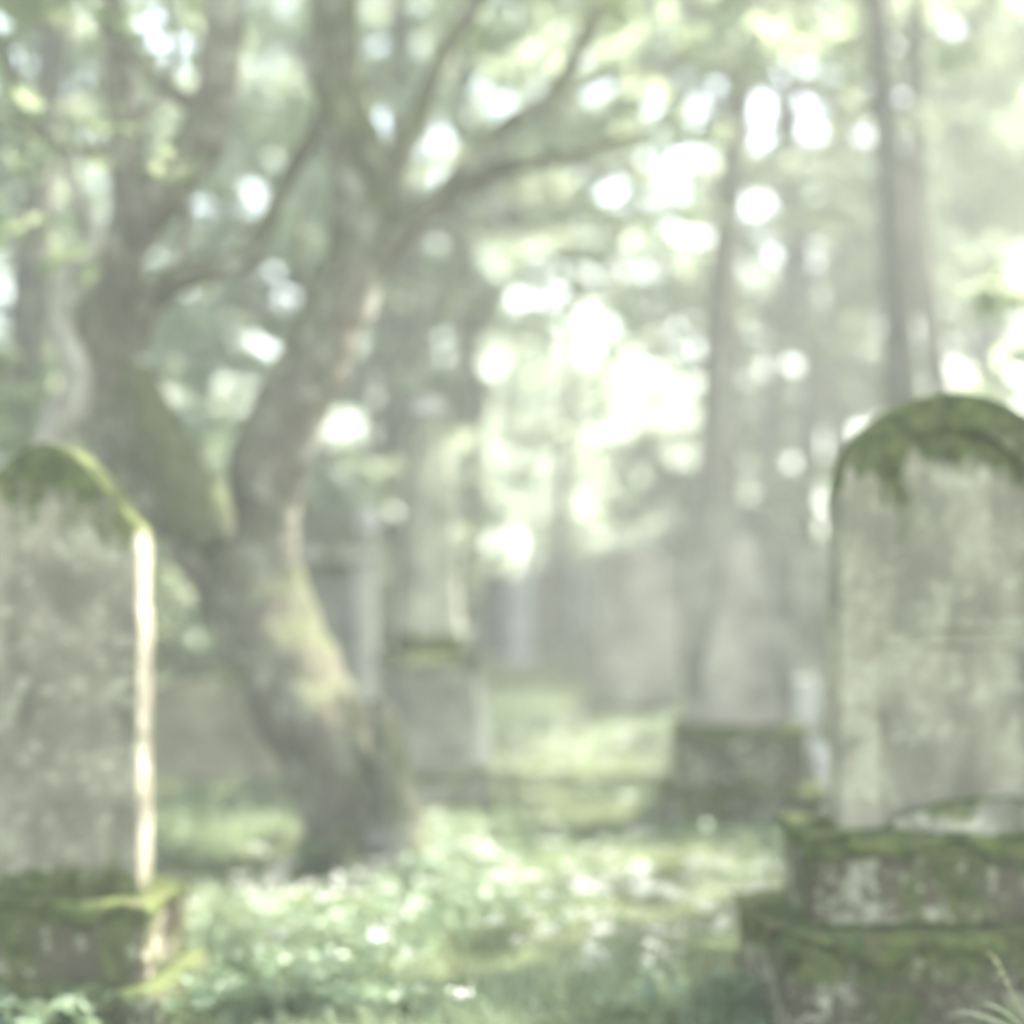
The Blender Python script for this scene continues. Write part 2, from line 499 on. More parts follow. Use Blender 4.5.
# swelling at the foot of the panel
bm = bmesh.new(); bmesh.ops.create_icosphere(bm, subdivisions=4, radius=1)
for v_ in bm.verts:
    p = v_.co.copy(); s_ = 1 + .12 * fbm(p, 1.6) + .05 * fbm(p, 5)
    v_.co = Vector((p.x * .33 * s_, p.y * .10 * s_, max(-.2, p.z) * .115 * s_))
me = bpy.data.meshes.new('mound'); bm.to_mesh(me); bm.free()
mm = stone_mat('stone_lichened_rubble', (.20, .20, .15), .15, 8, moss_top=.12, moss_all=.0, lichen=.8, up=.22)
o = link('foot_mound', me, mm, rt); o.location = (.12, -.03, ztop + .012)
bs = stone_mat('stone_mossy_block', (.075, .065, .042), .3, 2, moss_top=.14, moss_all=.13, lichen=1.0, dark=.7, up=.2)
plinth(rt, 'upper_step', 1.10, .46, .31, ztop - .31, bs, 3, .08, drape=.07)
plinth(rt, 'lower_step', 1.36, .78, .36, ztop - .67, bs, 5, .08, drape=.08)
plinth(rt, 'footing', 1.50, .92, .42, ztop - 1.085, bs, 6, .08, moss=False)
footprint(xr, Yr + .08, .66, .42)

# --- left foreground stone
Yl = 5.15
xl = (46 - 512) * Yl / F
lt = empty('gravestone', (xl, Yl, 0), R(-7), 'tall grey lichened gravestone with low arched mossy head at the left edge', 'gravestone')
zl = CAMH - (902 - HOR) * (Yl - .1) / F
sm2 = stone_mat('stone_grey_left', (.225, .205, .155), 1.66, 5, moss_top=.33, moss_low=.34, moss_all=-.04, lichen=1., dark=.8, band=.34, up=.3)
o = link('slab', slab(outline('peak', .71, 1.65, sh=.33),   .15, -.02, .014, .003, 3), sm2, lt); o.location = (0, 0, zl - .01)
plinth(lt, 'base_block', .86, .46, .29, zl - .29, bs, 9, .09, drape=.06)
plinth(lt, 'footing', .98, .58, .14, zl - .41, bs, 10, .09, moss=False)
footprint(xl, Yl + .09, .5, .3)

# --- middle stone on two steps
Ym = 8.7
pm = P(740, 825, Ym)
mt = empty('gravestone', (pm.x, Ym, 0), R(-4), 'round-topped gravestone with a pale tapering relief on mossy steps, centre right', 'gravestone')
sm3 = stone_mat('stone_mid', (.23, .22, .185), 1.3, 11, moss_top=.08, moss_low=.1, moss_all=-.12, lichen=.35, dark=.5)
sm3b = stone_mat('stone_mid_panel', (.32, .29, .25), 1.1, 12, moss_top=.0, moss_all=-.25, lichen=.3, dark=.2)
z2 = CAMH - (727 - HOR) * Ym / F
o = link('slab', slab(outline('round', .66, 1.38, sh=.26), .2, 0, .015, .006, 4), sm3, mt); o.location = (0, 0, z2 - .01)
o = link('relief', slab([(-.25, .02), (-.24, .2), (-.11, 1.02), (-.10, 1.12), (0, 1.2), (.10, 1.12), (.11, 1.02), (.24, .2), (.25, .02)], .035, -.025, .01, .003, 5), sm3b, mt); o.location = (0, 0, z2 - .01)
bs2 = stone_mat('stone_mossy_block_mid', (.07, .065, .045), .4, 14, moss_top=.1, moss_all=.10, lichen=.9, up=.2)
plinth(mt, 'upper_step', .80, .42, .38, z2 - .38, bs2, 12, .1, drape=.05)
plinth(mt, 'lower_step', .98, .62, .26, z2 - .62, bs2, 13, .1, drape=.05)
footprint(pm.x, Ym + .1, .5, .3)

# --- gabled stone further back
Yg = 14.5
pg_ = P(637, 715, Yg)
gt = empty('gravestone', (pg_.x, Yg, gz(pg_.x, Yg) - .03), R(8), 'broad hazy gravestone with shallow pointed head, left of the stepped round-topped stone', 'gravestone')
sm4 = stone_mat('stone_far_brown', (.27, .25, .22), 1.8, 21, moss_top=.05, moss_low=.25, moss_all=-.08, lichen=.5, dark=.4)
o = link('slab', slab(outline('gable', .92, 1.72, sh=.2), .22, 0, .02, .008, 6), sm4, gt); o.location = (0, 0, .1)
plinth(gt, 'base_block', 1.04, .4, .16, 0, sm4, 22, .11, moss=False, seg=.08)

# --- obelisk
Yo = 9.6
po = P(428, 800, Yo)
ot = empty('obelisk', (po.x, Yo, 0), R(24), 'slender pale obelisk with small urn on a square pedestal behind the leaning tree', 'obelisk')
sm5 = stone_mat('stone_obelisk', (.30, .30, .235), 1.7, 31, moss_top=.02, moss_low=.42, moss_all=.0, lichen=.45, dark=.35, up=.2)
sm6 = stone_mat('stone_pedestal', (.22, .22, .18), .8, 32, moss_top=.16, moss_low=.16, moss_all=-.0, lichen=.5, dark=.4)
zo = CAMH - (655 - HOR) * Yo / F
plinth(ot, 'pedestal', .52, .52, zo - .2, .16, sm6, 31, 0, drape=.03)
plinth(ot, 'step', .66, .66, .22, -.04, sm6, 33, 0, drape=.03)
o = link('cornice', rock_box(.58, .58, .08, .04, .006, .02, 34), sm6, ot); o.location = (0, 0, zo - .08)
o = link('shaft', rock_box(.38, .38, 1.56, .05, .008, .012, 35, taper=.42), sm5, ot); o.location = (0, 0, zo - .01)
urn = link('urn', lathe([(.05, 0), (.07, .01), (.05, .04), (.035, .06), (.07, .09), (.11, .14), (.125, .20), (.11, .24), (.08, .26), (.085, .275), (.05, .31), (.02, .34), (.012, .37)]), stone_mat('stone_urn', (.5, .49, .45), .4, 36, moss_all=-.4, lichen=.4), ot)
urn.location = (0, 0, zo + 1.52); urn.scale = (.9, .9, .7)
footprint(po.x, Yo, .4, .4)

# --- framed stone behind the trunk
Yf = 12.0
pf = P(325, 750, Yf)
ft = empty('gravestone', (pf.x, Yf, gz(pf.x, Yf) - .03), R(-6), 'framed gravestone with flat lintel and side pillar, half hidden behind the leaning trunk', 'gravestone')
sm7 = stone_mat('stone_frame', (.40, .39, .35), 1.7, 41, moss_all=-.2, lichen=.5, dark=.3)
sm7b = stone_mat('stone_frame_panel', (.20, .20, .18), 1.5, 42, moss_all=-.1, lichen=.2, dark=.6)
for s in (-1, 1):
    o = link('pillar', rock_box(.17, .2, 1.42, .06, .008, .015, 43 + s), sm7, ft); o.location = (s * .34, 0, .2)
o = link('panel', slab(outline('flat', .52, 1.40), .08, .03, .008, .003, 44), sm7b, ft); o.location = (0, 0, .21)
o = link('lintel', rock_box(.94, .27, .15, .05, .01, .02, 45), sm7, ft); o.location = (0, 0, 1.62)
plinth(ft, 'base_block', .98, .4, .22, 0, sm7, 46, 0, moss=False, seg=.08)
fin = link('finial', lathe([(.05, 0), (.06, .02), (.035, .05), (.09, .12), (.105, .19), (.07, .27), (.02, .33)]), urn.data.materials[0], ft); fin.location = (.38, 0, 1.765)

# --- low rounded stone
Yw = 10.4
pw = P(212, 775, Yw)
bt = empty('gravestone', (pw.x, Yw, gz(pw.x, Yw) - .05), R(6), 'low squat gravestone with curved top between the left stone and the leaning tree', 'gravestone')
sm8 = stone_mat('stone_low', (.26, .235, .17), .8, 51, moss_top=.12, moss_low=.15, moss_all=-.02, lichen=.4, dark=.5)
link('slab', slab(outline('peak', .95, .84, sh=.16), .2, 0, .03, .01, 7), sm8, bt)
footprint(pw.x, Yw + .1, .5, .15)

# --- smaller and farther stones
def simple_stone(px, py_base, Y, w, h, kind, label, base, rz=0, t=.18, sh=None, tilt=0, seed=0, block=True, moss=-.1, z=None):
    x = (px - 512) * Y / F
    e = empty('gravestone', (x, Y, (gz(x, Y) if z is None else z) - .04), R(rz), label, 'gravestone')
    m_ = stone_mat('stone_small', base, h, seed, moss_all=moss, lichen=.5, dark=.4, moss_top=.06)
    zz = 0
    if block:
        plinth(e, 'base_block', w * 1.2, t * 1.9, .2, 0, m_, seed, t / 2, moss=False, seg=.08); zz = .19
    o = link('slab', slab(outline(kind, w, h, sh=sh), t, 0, .015, .006, seed), m_, e); o.location = (0, 0, zz)
    e.rotation_euler = (0, R(tilt), R(rz))
    return e
simple_stone(481, 780, 10.9, .22, .92, 'peak', 'narrow pale stone leaning against the right side of the obelisk pedestal', (.42, .41, .37), 20, .3, .1, -9, 61, False)
simple_stone(486, 640, 24, .68, 1.45, 'flat', 'dark polished gravestone in the haze just right of the obelisk', (.05, .06, .075), 5, .2, None, 0, 62, True, -.4)
simple_stone(520, 650, 22, .40, 1.25, 'round', 'small pale stone between the dark polished stone and the brown one', (.46, .46, .44), 0, .15, None, 0, 63, True, -.4)
simple_stone(552, 645, 26, .74, 1.3, 'flat', 'brownish square-topped gravestone far back, right of the small pale stone', (.22, .19, .16), -5, .2, None, 0, 64)
simple_stone(581, 640, 30, .45, 1.35, 'round', 'thin whitish headstone farthest back, left of the pointed-head stone', (.5, .49, .48), -5, .15, None, 0, 65, True, -.4)
simple_stone(820, 750, 12.2, .48, 1.62, 'round', 'narrow round-headed stone peeping out between the stepped stone and the large right one', (.30, .29, .24), -8, .2, .2, 0, 66, True, .0)
simple_stone(804, 735, 10.8, .17, .76, 'round', 'small bright white marker stone right of the stepped gravestone', (.62, .59, .52), 10, .12, None, 3, 67, False, -.5)
simple_stone(836, 790, 9.3, .22, .46, 'peak', 'low pale stone tucked against the left side of the large right gravestone', (.58, .55, .48), 14, .14, .05, -4, 68, False, -.4)

# ------------------------------------------------------------ the gnarled leaning tree
YT = 7.6
def pt(px, py, r, dy=0):
    Y = YT + dy; p = P(px, py, Y); return (p.x, p.y, p.z, r * Y / F)
tree = empty('tree', (P(365, 860, YT).x, YT, 0), 0, 'old gnarled leaning tree with mossy forked trunk between the left stone and the obelisk', 'tree')
def rel(pts): 
    ox, oy = tree.location.x, tree.location.y
    return [(x - ox, y - oy, z, r) for x, y, z, r in pts]
trunk_pts = rel([pt(382, 905, 80), pt(376, 870, 64), pt(358, 815, 52), pt(326, 745, 50), pt(295, 687, 50), pt(268, 625, 49), pt(258, 575, 41), pt(262, 530, 36), pt(270, 470, 37), pt(288, 420, 38), pt(316, 365, 34), pt(340, 310, 31), pt(356, 250, 29), pt(361, 195, 30), pt(352, 145, 29), pt(336, 95, 24, .1), pt(331, 50, 22, .1), pt(331, -10, 20, .1), pt(345, -110, 17, .2), pt(370, -230, 13, .3), pt(420, -380, 8, .4), pt(450, -500, 4, .5)])
roots = [
    (rel([pt(385, 800, 16, -.1), pt(402, 830, 18, -.25), pt(420, 862, 15, -.4), pt(440, 900, 8, -.6)]), 10, 5),
    (rel([pt(345, 830, 20, -.1), pt(350, 865, 18, -.4), pt(352, 900, 12, -.65)]), 10, 5),
    (rel([pt(330, 820, 20, .05), pt(310, 862, 15, .1), pt(292, 895, 8, 0)]), 10, 5),
    (rel([pt(380, 700, 10, -.2), pt(388, 755, 18, -.25), pt(400, 810, 20, -.3), pt(405, 870, 18, -.35), pt(410, 900, 12, -.4)]), 10, 5)]
tk = link('trunk', tubes_mesh('trunk', [(trunk_pts, 26, 6)] + roots, rough=.2), M['bark'], tree)
L = [
  # left main limb
  ('limb', M['bark'], [(rel([pt(264, 650, 36), pt(230, 600, 31), pt(199, 553, 27), pt(166, 500, 29), pt(130, 450, 34), pt(108, 395, 33), pt(106, 330, 32), pt(114, 275, 28), pt(138, 220, 26), pt(172, 178, 25), pt(204, 130, 24), pt(219, 70, 21), pt(226, 0, 20), pt(232, -110, 16), pt(210, -240, 11), pt(180, -380, 5)]), 22, 6)]),
  # broken mossy stub
  ('broken_limb', M['bark_moss'], [(rel([pt(132, 375, 20, 0), pt(150, 420, 25, -.15), pt(176, 465, 27, -.3), pt(196, 498, 31, -.45), pt(207, 524, 31, -.55), pt(213, 546, 17, -.6)]), 16, 5)]),
  # low side branch
  ('limb', M['bark'], [(rel([pt(128, 350, 18), pt(146, 305, 17, -.05), pt(180, 277, 15, -.1), pt(222, 268, 13, -.1), pt(256, 246, 12, 0), pt(274, 208, 10, .1), pt(294, 165, 9, .2), pt(318, 125, 8, .3), pt(330, 60, 6, .5), pt(360, -60, 3, .7)]), 12, 5),
                       (rel([pt(182, 275, 6), pt(184, 235, 5), pt(190, 200, 4), pt(186, 150, 2)]), 8, 4)]),
  # far left drooping branch
  ('limb', M['bark_far'], [(rel([pt(130, 205, 12, 0), pt(118, 172, 9, 0), pt(88, 152, 8, -.1), pt(50, 142, 7, -.2), pt(24, 126, 7, -.3), pt(16, 88, 7, -.3), pt(4, 48, 6, -.4), pt(-25, 10, 5, -.4), pt(-60, -60, 3, -.5)]), 10, 5)]),
  # middle upper limbs of left half
  ('limb', M['bark'], [(rel([pt(125, 240, 20, .1), pt(128, 170, 18, .2), pt(122, 110, 17, .25), pt(114, 50, 15, .3), pt(110, -20, 13, .3), pt(90, -150, 8, .4), pt(60, -280, 4, .5)]), 14, 5),
                       (rel([pt(116, 20, 9, .3), pt(135, 55, 9, .1), pt(165, 85, 9, 0), pt(198, 110, 9, 0)]), 10, 4),
                       (rel([pt(130, 120, 7, .3), pt(160, 100, 6, .4), pt(175, 50, 5, .5), pt(165, 0, 4, .5), pt(170, -80, 2, .5)]), 8, 4)]),
  # pale inner stem of the fork
  ('limb', M['bark_moss'], [(rel([pt(382, 185, 13, -.12), pt(372, 155, 10, -.25), pt(360, 115, 9, -.3), pt(351, 70, 8, -.35), pt(350, 30, 8, -.4), pt(354, -20, 8, -.4), pt(368, -120, 5, -.5)]), 12, 5)]),
  # right fork
  ('limb', M['bark'], [(rel([pt(368, 200, 20, 0), pt(386, 172, 15, 0), pt(408, 142, 12, 0), pt(421, 108, 10, .1), pt(432, 78, 9, .1), pt(452, 42, 8, .2), pt(474, 8, 8, .2), pt(510, -60, 6, .3), pt(560, -180, 3, .4)]), 12, 5)]),
  # long right branches
  ('limb', M['bark'], [(rel([pt(352, 280, 24, 0), pt(384, 250, 18, 0), pt(408, 224, 15, 0), pt(436, 200, 13, 0), pt(470, 180, 9, 0), pt(512, 166, 7, -.1), pt(560, 160, 6, -.2), pt(620, 140, 4, -.3), pt(680, 120, 2, -.4)]), 12, 5),
                       (rel([pt(440, 198, 11, 0), pt(470, 160, 9, .1), pt(505, 126, 9, .2), pt(545, 102, 8, .2), pt(570, 68, 8, .3), pt(590, 30, 7, .3), pt(612, -5, 6, .4), pt(650, -60, 5, .5), pt(700, -160, 3, .6)]), 10, 5)]),
  ('limb', M['bark_far'], [(rel([pt(340, 300, 7, .3), pt(318, 300, 6, .6), pt(303, 275, 5, .8), pt(298, 235, 4, 1), pt(310, 190, 2, 1.1)]), 8, 4)]),
]
for nm, mat, ls in L:
    link(nm, tubes_mesh(nm, ls, rough=.16, seed=3), mat, tree)
rng = np.random.default_rng(5)
tips = []
for c, sp, k in [((350, -250), (2.2, 1.6, .8), 60), ((120, -260), (1.5, 1.6, .9), 50), ((620, -200), (1.2, 1.5, .6), 26), ((-60, -60), (.7, 1.2, .8), 22), ((430, -420), (2.2, 2, .6), 40)]:
    p = P(c[0], c[1], YT + .3)
    for i in range(k):
        tips.append((p.x - tree.location.x + rng.normal() * sp[0] * .6, p.y - tree.location.y + rng.normal() * sp[1], p.z + rng.normal() * sp[2] * .5))
tips = [t for t in tips if t[2] > CAMH + (HOR - 30) * (t[1] + YT) / F * 1.0 or t[0] < -3.2]
tips += [(1.7 - tree.location.x + rng.normal() * .5, 6.9 - YT + rng.normal() * .5, 5.3 + rng.normal() * .3) for _ in range(16)]  # extra leaf clump above the frame, added to shade the left stone's side
for px, py, dy in [(15, 60, -1.2), (30, 180, -1.1), (5, 260, -1.0), (10, 120, -.8), (215, 20, .6), (480, 30, .8), (60, 10, .3), (300, 10, .9), (580, 20, .3)]:
    p = P(px, py, YT + dy); tips.append((p.x - tree.location.x, p.y - tree.location.y, p.z))
v_, f_ = twig_leaves(rng, tips, 45, .28, .085)
link('crown', np_mesh('crown', v_, f_), M['leaf'], tree, smooth=False)

# pale dead stem left of it
dt = empty('dead_tree', (P(20, 860, 7.1).x, 7.1, 0), 0, 'pale barkless dead stem twisting up behind the left gravestone', 'dead tree')
def dp(px, py, r, Y=7.1):
    p = P(px, py, Y); return (p.x - dt.location.x, p.y - dt.location.y, p.z, r * Y / F)
link('trunk', tubes_mesh('trunk', [([dp(18, 880, 24), dp(22, 760, 20), dp(18, 640, 19), dp(30, 520, 19), dp(52, 440, 18), dp(76, 385, 16), dp(66, 345, 12), dp(60, 310, 12), dp(78, 270, 12), dp(92, 240, 12), dp(84, 212, 9), dp(72, 180, 6), dp(76, 150, 3)], 16, 6)], rough=.25), M['bark_pale'], dt)

# ------------------------------------------------------------ wood: prototypes and individual trees
def gen_tree(name, seed, H, r0, crown0, spread, ntip, n_per, size, lean=.3, mat_leaf='leaf_far', limbs=11):
    rng = np.random.default_rng(seed); rd = random.Random(seed)
    root = empty(name, (0, 0, 0))
    tr = []; x = y = 0
    for k in range(9):
        t = k / 8
        tr.append((x, y, t * H, r0 * (1.25 if k == 0 else (1 - .86 * t))))
        x += rd.uniform(-lean, lean) * .5; y += rd.uniform(-lean, lean) * .5
    tr[0] = (0, 0, -.3, r0 * 1.5)
    ls = [(tr, 12, 4)]; tips = []
    for i in range(limbs):
        t = rd.uniform(crown0, .95); k = t * 8; a = tr[int(k)]; b_ = tr[min(8, int(k) + 1)]; f = k - int(k)
        p = [a[j] + (b_[j] - a[j]) * f for j in range(4)]
        an = i * 2.4 + rd.uniform(-.5, .5); ln = spread * (1.15 - .65 * (t - crown0) / (1 - crown0)) * rd.uniform(.7, 1.15)
        pts = [(p[0], p[1], p[2], p[3] * .55)]
        zz = p[2]; cx, cy = p[0], p[1]
        for s in range(4):
            an += rd.uniform(-.35, .35); cx += math.cos(an) * ln / 4; cy += math.sin(an) * ln / 4; zz += ln * rd.uniform(-.02, .22) * (1 - s * .25)
            pts.append((cx, cy, zz, p[3] * .55 * (1 - (s + 1) / 4.3)))
            if s > 0:
                for q in range(ntip // limbs // 3 + 1):
                    tips.append((cx + rng.normal() * ln * .18, cy + rng.normal() * ln * .18, zz + rng.normal() * ln * .12))
        ls.append((pts, 7, 3))
    for q in range(ntip // 6): tips.append((tr[-1][0] + rng.normal() * spread * .3, tr[-1][1] + rng.normal() * spread * .3, H + rng.normal() * .6))
    link('trunk', tubes_mesh('trunk', ls, rough=.1, seed=seed), M['bark_far'], root)
    v_, f_ = twig_leaves(rng, tips, n_per, .42, size)
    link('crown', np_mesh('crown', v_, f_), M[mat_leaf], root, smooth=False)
    return root

protos = [gen_tree('tree', 11, 15, .30, .22, 4.2, 120, 15, .25),
          gen_tree('tree', 12, 13, .16, .30, 3.0, 110, 22, .17, .25),
          gen_tree('tree', 13, 16, .24, .34, 3.8, 110, 15, .25, .4, 'leaf'),
          gen_tree('tree', 14, 9, .11, .16, 2.6, 110, 15, .24, .5),
          gen_tree('tree', 15, 15, .18, .26, 3.4, 60, 34, .21, .35, 'leaf_far', 12)]
used = set()
def put(k, x, y, rz, sc, label, group=None):
    z = gz(x, y)
    if k not in used:
        used.add(k); o = protos[k]; o.location = (x, y, z); o.rotation_euler = (0, 0, rz); o.scale = (sc,) * 3
        tag(o, label, 'tree', group); return o
    o = copy_tree(protos[k], (x, y, z), rz, sc, label, group); o['category'] = 'tree'
    return o
named = [(692, 19, 4, 1.45, 'broad hazy tree trunk rising behind the stepped centre-right gravestone'),
         (752, 26, 4, 1.2, 'slim hazy trunk just right of the broad trunk behind the stepped gravestone'),
         (918, 11.5, 4, 1.0, 'dark slender tree rising behind the large right gravestone'),
         (972, 15.5, 4, .95, 'second dark slender trunk, right of the tree behind the large right gravestone'),
         (396, 19.5, 0, 1.15, 'grey tree trunk standing directly behind the obelisk'),
         (472, 20, 1, 1.1, 'thin hazy tree right of the obelisk shaft'),
         (550, 31, 4, 1.1, 'faint far trunk above the small stones in the centre gap'),
         (40, 12.5, 2, .9, 'shaded tree behind the left gravestone and the dead stem')]
for i, (px, Y, k, sc, lb) in enumerate(named):
    put(k, (px - 512) * Y / F, Y, i * 1.3, sc, lb)
rd = random.Random(3)
GL = 'slender tree in the hazy wood behind and around the graves'
placed = [((px - 512) * Y / F, Y) for px, Y, *_ in named]
cnt = 0; tries = 0
while cnt < 9 and tries < 4000:
    tries += 1
    Y = rd.uniform(15, 58); X = rd.uniform(-1, 1) * (.42 * Y + 7)
    px = 512 + X * F / Y
    if 495 < px < 665 and Y < 42: continue
    if 495 < px < 665 and rd.random() < .5: continue
    if 1 < X < 8 and 11 < Y < 25: continue
    if any((X - a) ** 2 + (Y - b_) ** 2 < 9 for a, b_ in placed): continue
    placed.append((X, Y)); cnt += 1
    put(rd.choice([0, 1, 2, 2, 3, 3]), X, Y, rd.uniform(0, 6.28), rd.uniform(.8, 1.2), GL, 'trees of the wood')
for px, Y, k in [(520, 40, 3), (500, 50, 2), (612, 47, 3)]:
    put(k, (px - 512) * Y / F, Y, px, 1.0 + (px % 7) * .04, GL, 'trees of the wood')
for px, Y, k in [(720, 27, 2), (845, 30, 0), (985, 27, 2), (900, 42, 2), (1060, 36, 0), (810, 26, 2), (1040, 31, 2), (310, 27, 0), (210, 32, 2), (440, 36, 2), (60, 28, 0), (850, 34, 3), (1000, 23, 3), (350, 24, 3), (200, 23, 3)]:
    put(k, (px - 512) * Y / F, Y, px, 1.0 + (px % 7) * .04, GL, 'trees of the wood')
# trees flanking the glade beside and behind the viewpoint
for X, Y, k in [(-8, 9, 2), (8.5, 8.5, 0), (-9, 2, 0), (9, 1, 2), (-5.5, 14, 3)]:
    put(k, X, Y, X, 1.0, GL, 'trees of the wood')

# understorey shrubs
def gen_bush(seed, h, w, nt_, n_per, size):
    rng = np.random.default_rng(seed); root = empty('shrub', (0, 0, 0)); ls = []; tips = []
    for i in range(9):
        an = i * .7 + rng.uniform(-.3, .3); l_ = w * rng.uniform(.3, .9)
        e = (math.cos(an) * l_, math.sin(an) * l_, h * rng.uniform(.5, 1))
        ls.append(([(math.cos(an) * .05, math.sin(an) * .05, -.1, .03), (e[0] * .4, e[1] * .4, e[2] * .5, .02), (*e, .006)], 6, 3))
        for q in range(nt_ // 9):
            t = rng.uniform(.25, 1.1)
            tips.append((e[0] * t + rng.normal() * .2, e[1] * t + rng.normal() * .2, e[2] * t + rng.normal() * .12))
    link('stem', tubes_mesh('stem', ls, rough=.05), M['bark_far'], root)
    v_, f_ = twig_leaves(rng, tips, n_per, .22, size)
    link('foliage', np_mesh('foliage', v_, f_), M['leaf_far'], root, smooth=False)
    return root
bushes = [gen_bush(1, 4.2, 2.0, 90, 26, .15), gen_bush(2, 2.2, 1.5, 60, 34, .12)]
bu = set()
spots = []
while len(spots) < 34:
    Y = rd.uniform(17, 48); X = rd.uniform(-1, 1) * (.40 * Y + 3); px = 512 + X * F / Y
    if 470 < px < 680 and Y < 33: continue
    if 1 < X < 5 and Y < 24: continue
    spots.append((X, Y))
spots += [(-4.6, 11.5), (-5.6, 9.5), (5.2, 10.5), (-3.9, 13.5)]
for i, (X, Y) in enumerate(spots):
    k = i % 2
    loc = (X, Y, gz(X, Y))
    if k not in bu:
        bu.add(k); o = bushes[k]; o.location = loc
        tag(o, None, 'shrub')
    else:
        o = copy_tree(bushes[k], loc, rd.uniform(0, 6), rd.uniform(.8, 1.35))
    tag(o, 'leafy green shrub growing under the trees behind the graves', 'shrub', 'shrubs of the undergrowth')

# the far wood that closes the view
rng = np.random.default_rng(21)
C = []; TR = []
for i in range(170):
    a = rng.uniform(0, 2 * math.pi); 
    if rng.random() < .6: a = rng.uniform(R(55), R(125))
    r = rng.uniform(64, 105); x, y = math.cos(a) * r, math.sin(a) * r
    h = rng.uniform(7, 15); z0 = gz(x, y)
    if i % 3 == 0: TR.append(([(x, y, z0 - .3, .3), (x + rng.normal() * .4, y, z0 + h * .5, .2), (x + rng.normal(), y, z0 + h, .05)], 6, 2))
    k = 150
    cc = rng.normal(size=(9, 3)) * np.array([2.0, 2.0, h * .26]) + np.array([x, y, z0 + h * .52])
    C.append(cc[rng.integers(0, 9, k)] + rng.normal(size=(k, 3)) * .9)
C = np.concatenate(C); C = C[C[:, 2] > 0.2]
v_, f_ = leaves(C, .75, rng, .3, 1.2)
tv, tf = [], []; off = 0
for t in TR:
    a, b_ = tube_arrays(*t, rough=0, off=off); tv.append(a); tf.append(b_); off += len(a)
tb = np.concatenate(tf); 
tri = np.concatenate([tb[:, [0, 1, 2]], tb[:, [0, 2, 3]]])
nl = len(v_)
me = np_mesh('far_wood', np.concatenate([v_, np.concatenate(tv)]), np.concatenate([f_, tri + nl]))
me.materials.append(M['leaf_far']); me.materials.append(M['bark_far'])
me.polygons.foreach_set('material_index', np.concatenate([np.zeros(len(f_), np.int32), np.ones(len(tri), np.int32)]))
tag(link('far_wood', me, smooth=False), 'far-off hazy wood closing the view beyond the glade', 'wood', kind='stuff')

# ------------------------------------------------------------ grass and herbs
def blocked(x, y):
    m = np.zeros(len(x), bool)
    for a, b_, c, d in KEEP: m |= (x > a) & (x < b_) & (y > c) & (y < d)
    return m
def scatter(n_, y0, y1, power=1.6, wide=.45, seed=0):
    g = np.random.default_rng(seed)
    t = g.random(n_) ** power
    y = y0 + (y1 - y0) * t; x = g.uniform(-1, 1, n_) * (wide * y + 1.0)
    k = ~blocked(x, y); return x[k], y[k], g
def blades(n_, y0, y1, hgt, wid, seed, power=1.6):
    x, y, g = scatter(n_, y0, y1, power, seed=seed)
    cl = np.array([noise.noise(Vector((a * 1.3, b_ * 1.3, seed))) for a, b_ in zip(x, y)])
    k = g.random(len(x)) < (.55 + .9 * cl); x, y, cl = x[k], y[k], cl[k]
    z = np.array([gz(a, b_) for a, b_ in zip(x, y)])
    n2 = len(x); an = g.uniform(0, 6.28, n2); h = hgt * g.uniform(.4, 1.2, n2) * (1 + .9 * cl); w_ = wid * g.uniform(.6, 1.3, n2) * (1 + y / 18)
    ln = h * g.uniform(.15, .75, n2)
    dx, dy = np.cos(an), np.sin(an)
    b0 = np.stack([x, y, z - .01], 1); sd_ = np.stack([-dy * w_, dx * w_, 0 * x], 1)
    m1 = b0 + np.stack([dx * ln * .35, dy * ln * .35, h * .62], 1); tp = b0 + np.stack([dx * ln, dy * ln, h], 1)
    V = np.stack([b0 - sd_, b0 + sd_, m1 + sd_ * .8, m1 - sd_ * .8, tp], 1).reshape(-1, 3)
    i = np.arange(n2)[:, None] * 5
    Fc = np.concatenate([i + np.array([[0, 1, 2]]), i + np.array([[0, 2, 3]]), i + np.array([[3, 2, 4]])], 1).reshape(-1, 3)
    return V, Fc
v1, f1 = blades(110000, 3.6, 17, .085, .003, 1)
v2, f2 = blades(45000, 12, 40, .09, .006, 2, 1.2)
tag(link('grass', np_mesh('grass', np.concatenate([v1, v2]), np.concatenate([f1, f2 + len(v1)])), M['grass'], smooth=False),
    'short uneven grass covering the clearing between the graves', 'grass', kind='stuff')
# herb layer: small broad leaves held flat above the soil
x, y, g = scatter(52000, 4.9, 20, 1.7, seed=4)
cl = np.array([noise.noise(Vector((a * .9, b_ * .9, 5.5))) for a, b_ in zip(x, y)])
k = cl > g.uniform(-.25, .35, len(x)); x, y = x[k], y[k]
z = np.array([gz(a, b_) for a, b_ in zip(x, y)]) + g.uniform(.02, .12, len(x))
v_, f_ = leaves(np.stack([x, y, z], 1), .045, g, 1.6, 1.3)
tag(link('ground_cover', np_mesh('herbs', v_, f_), M['weed'], smooth=False), 'broad-leaved weeds mixed through the grass', 'ground cover', kind='stuff')
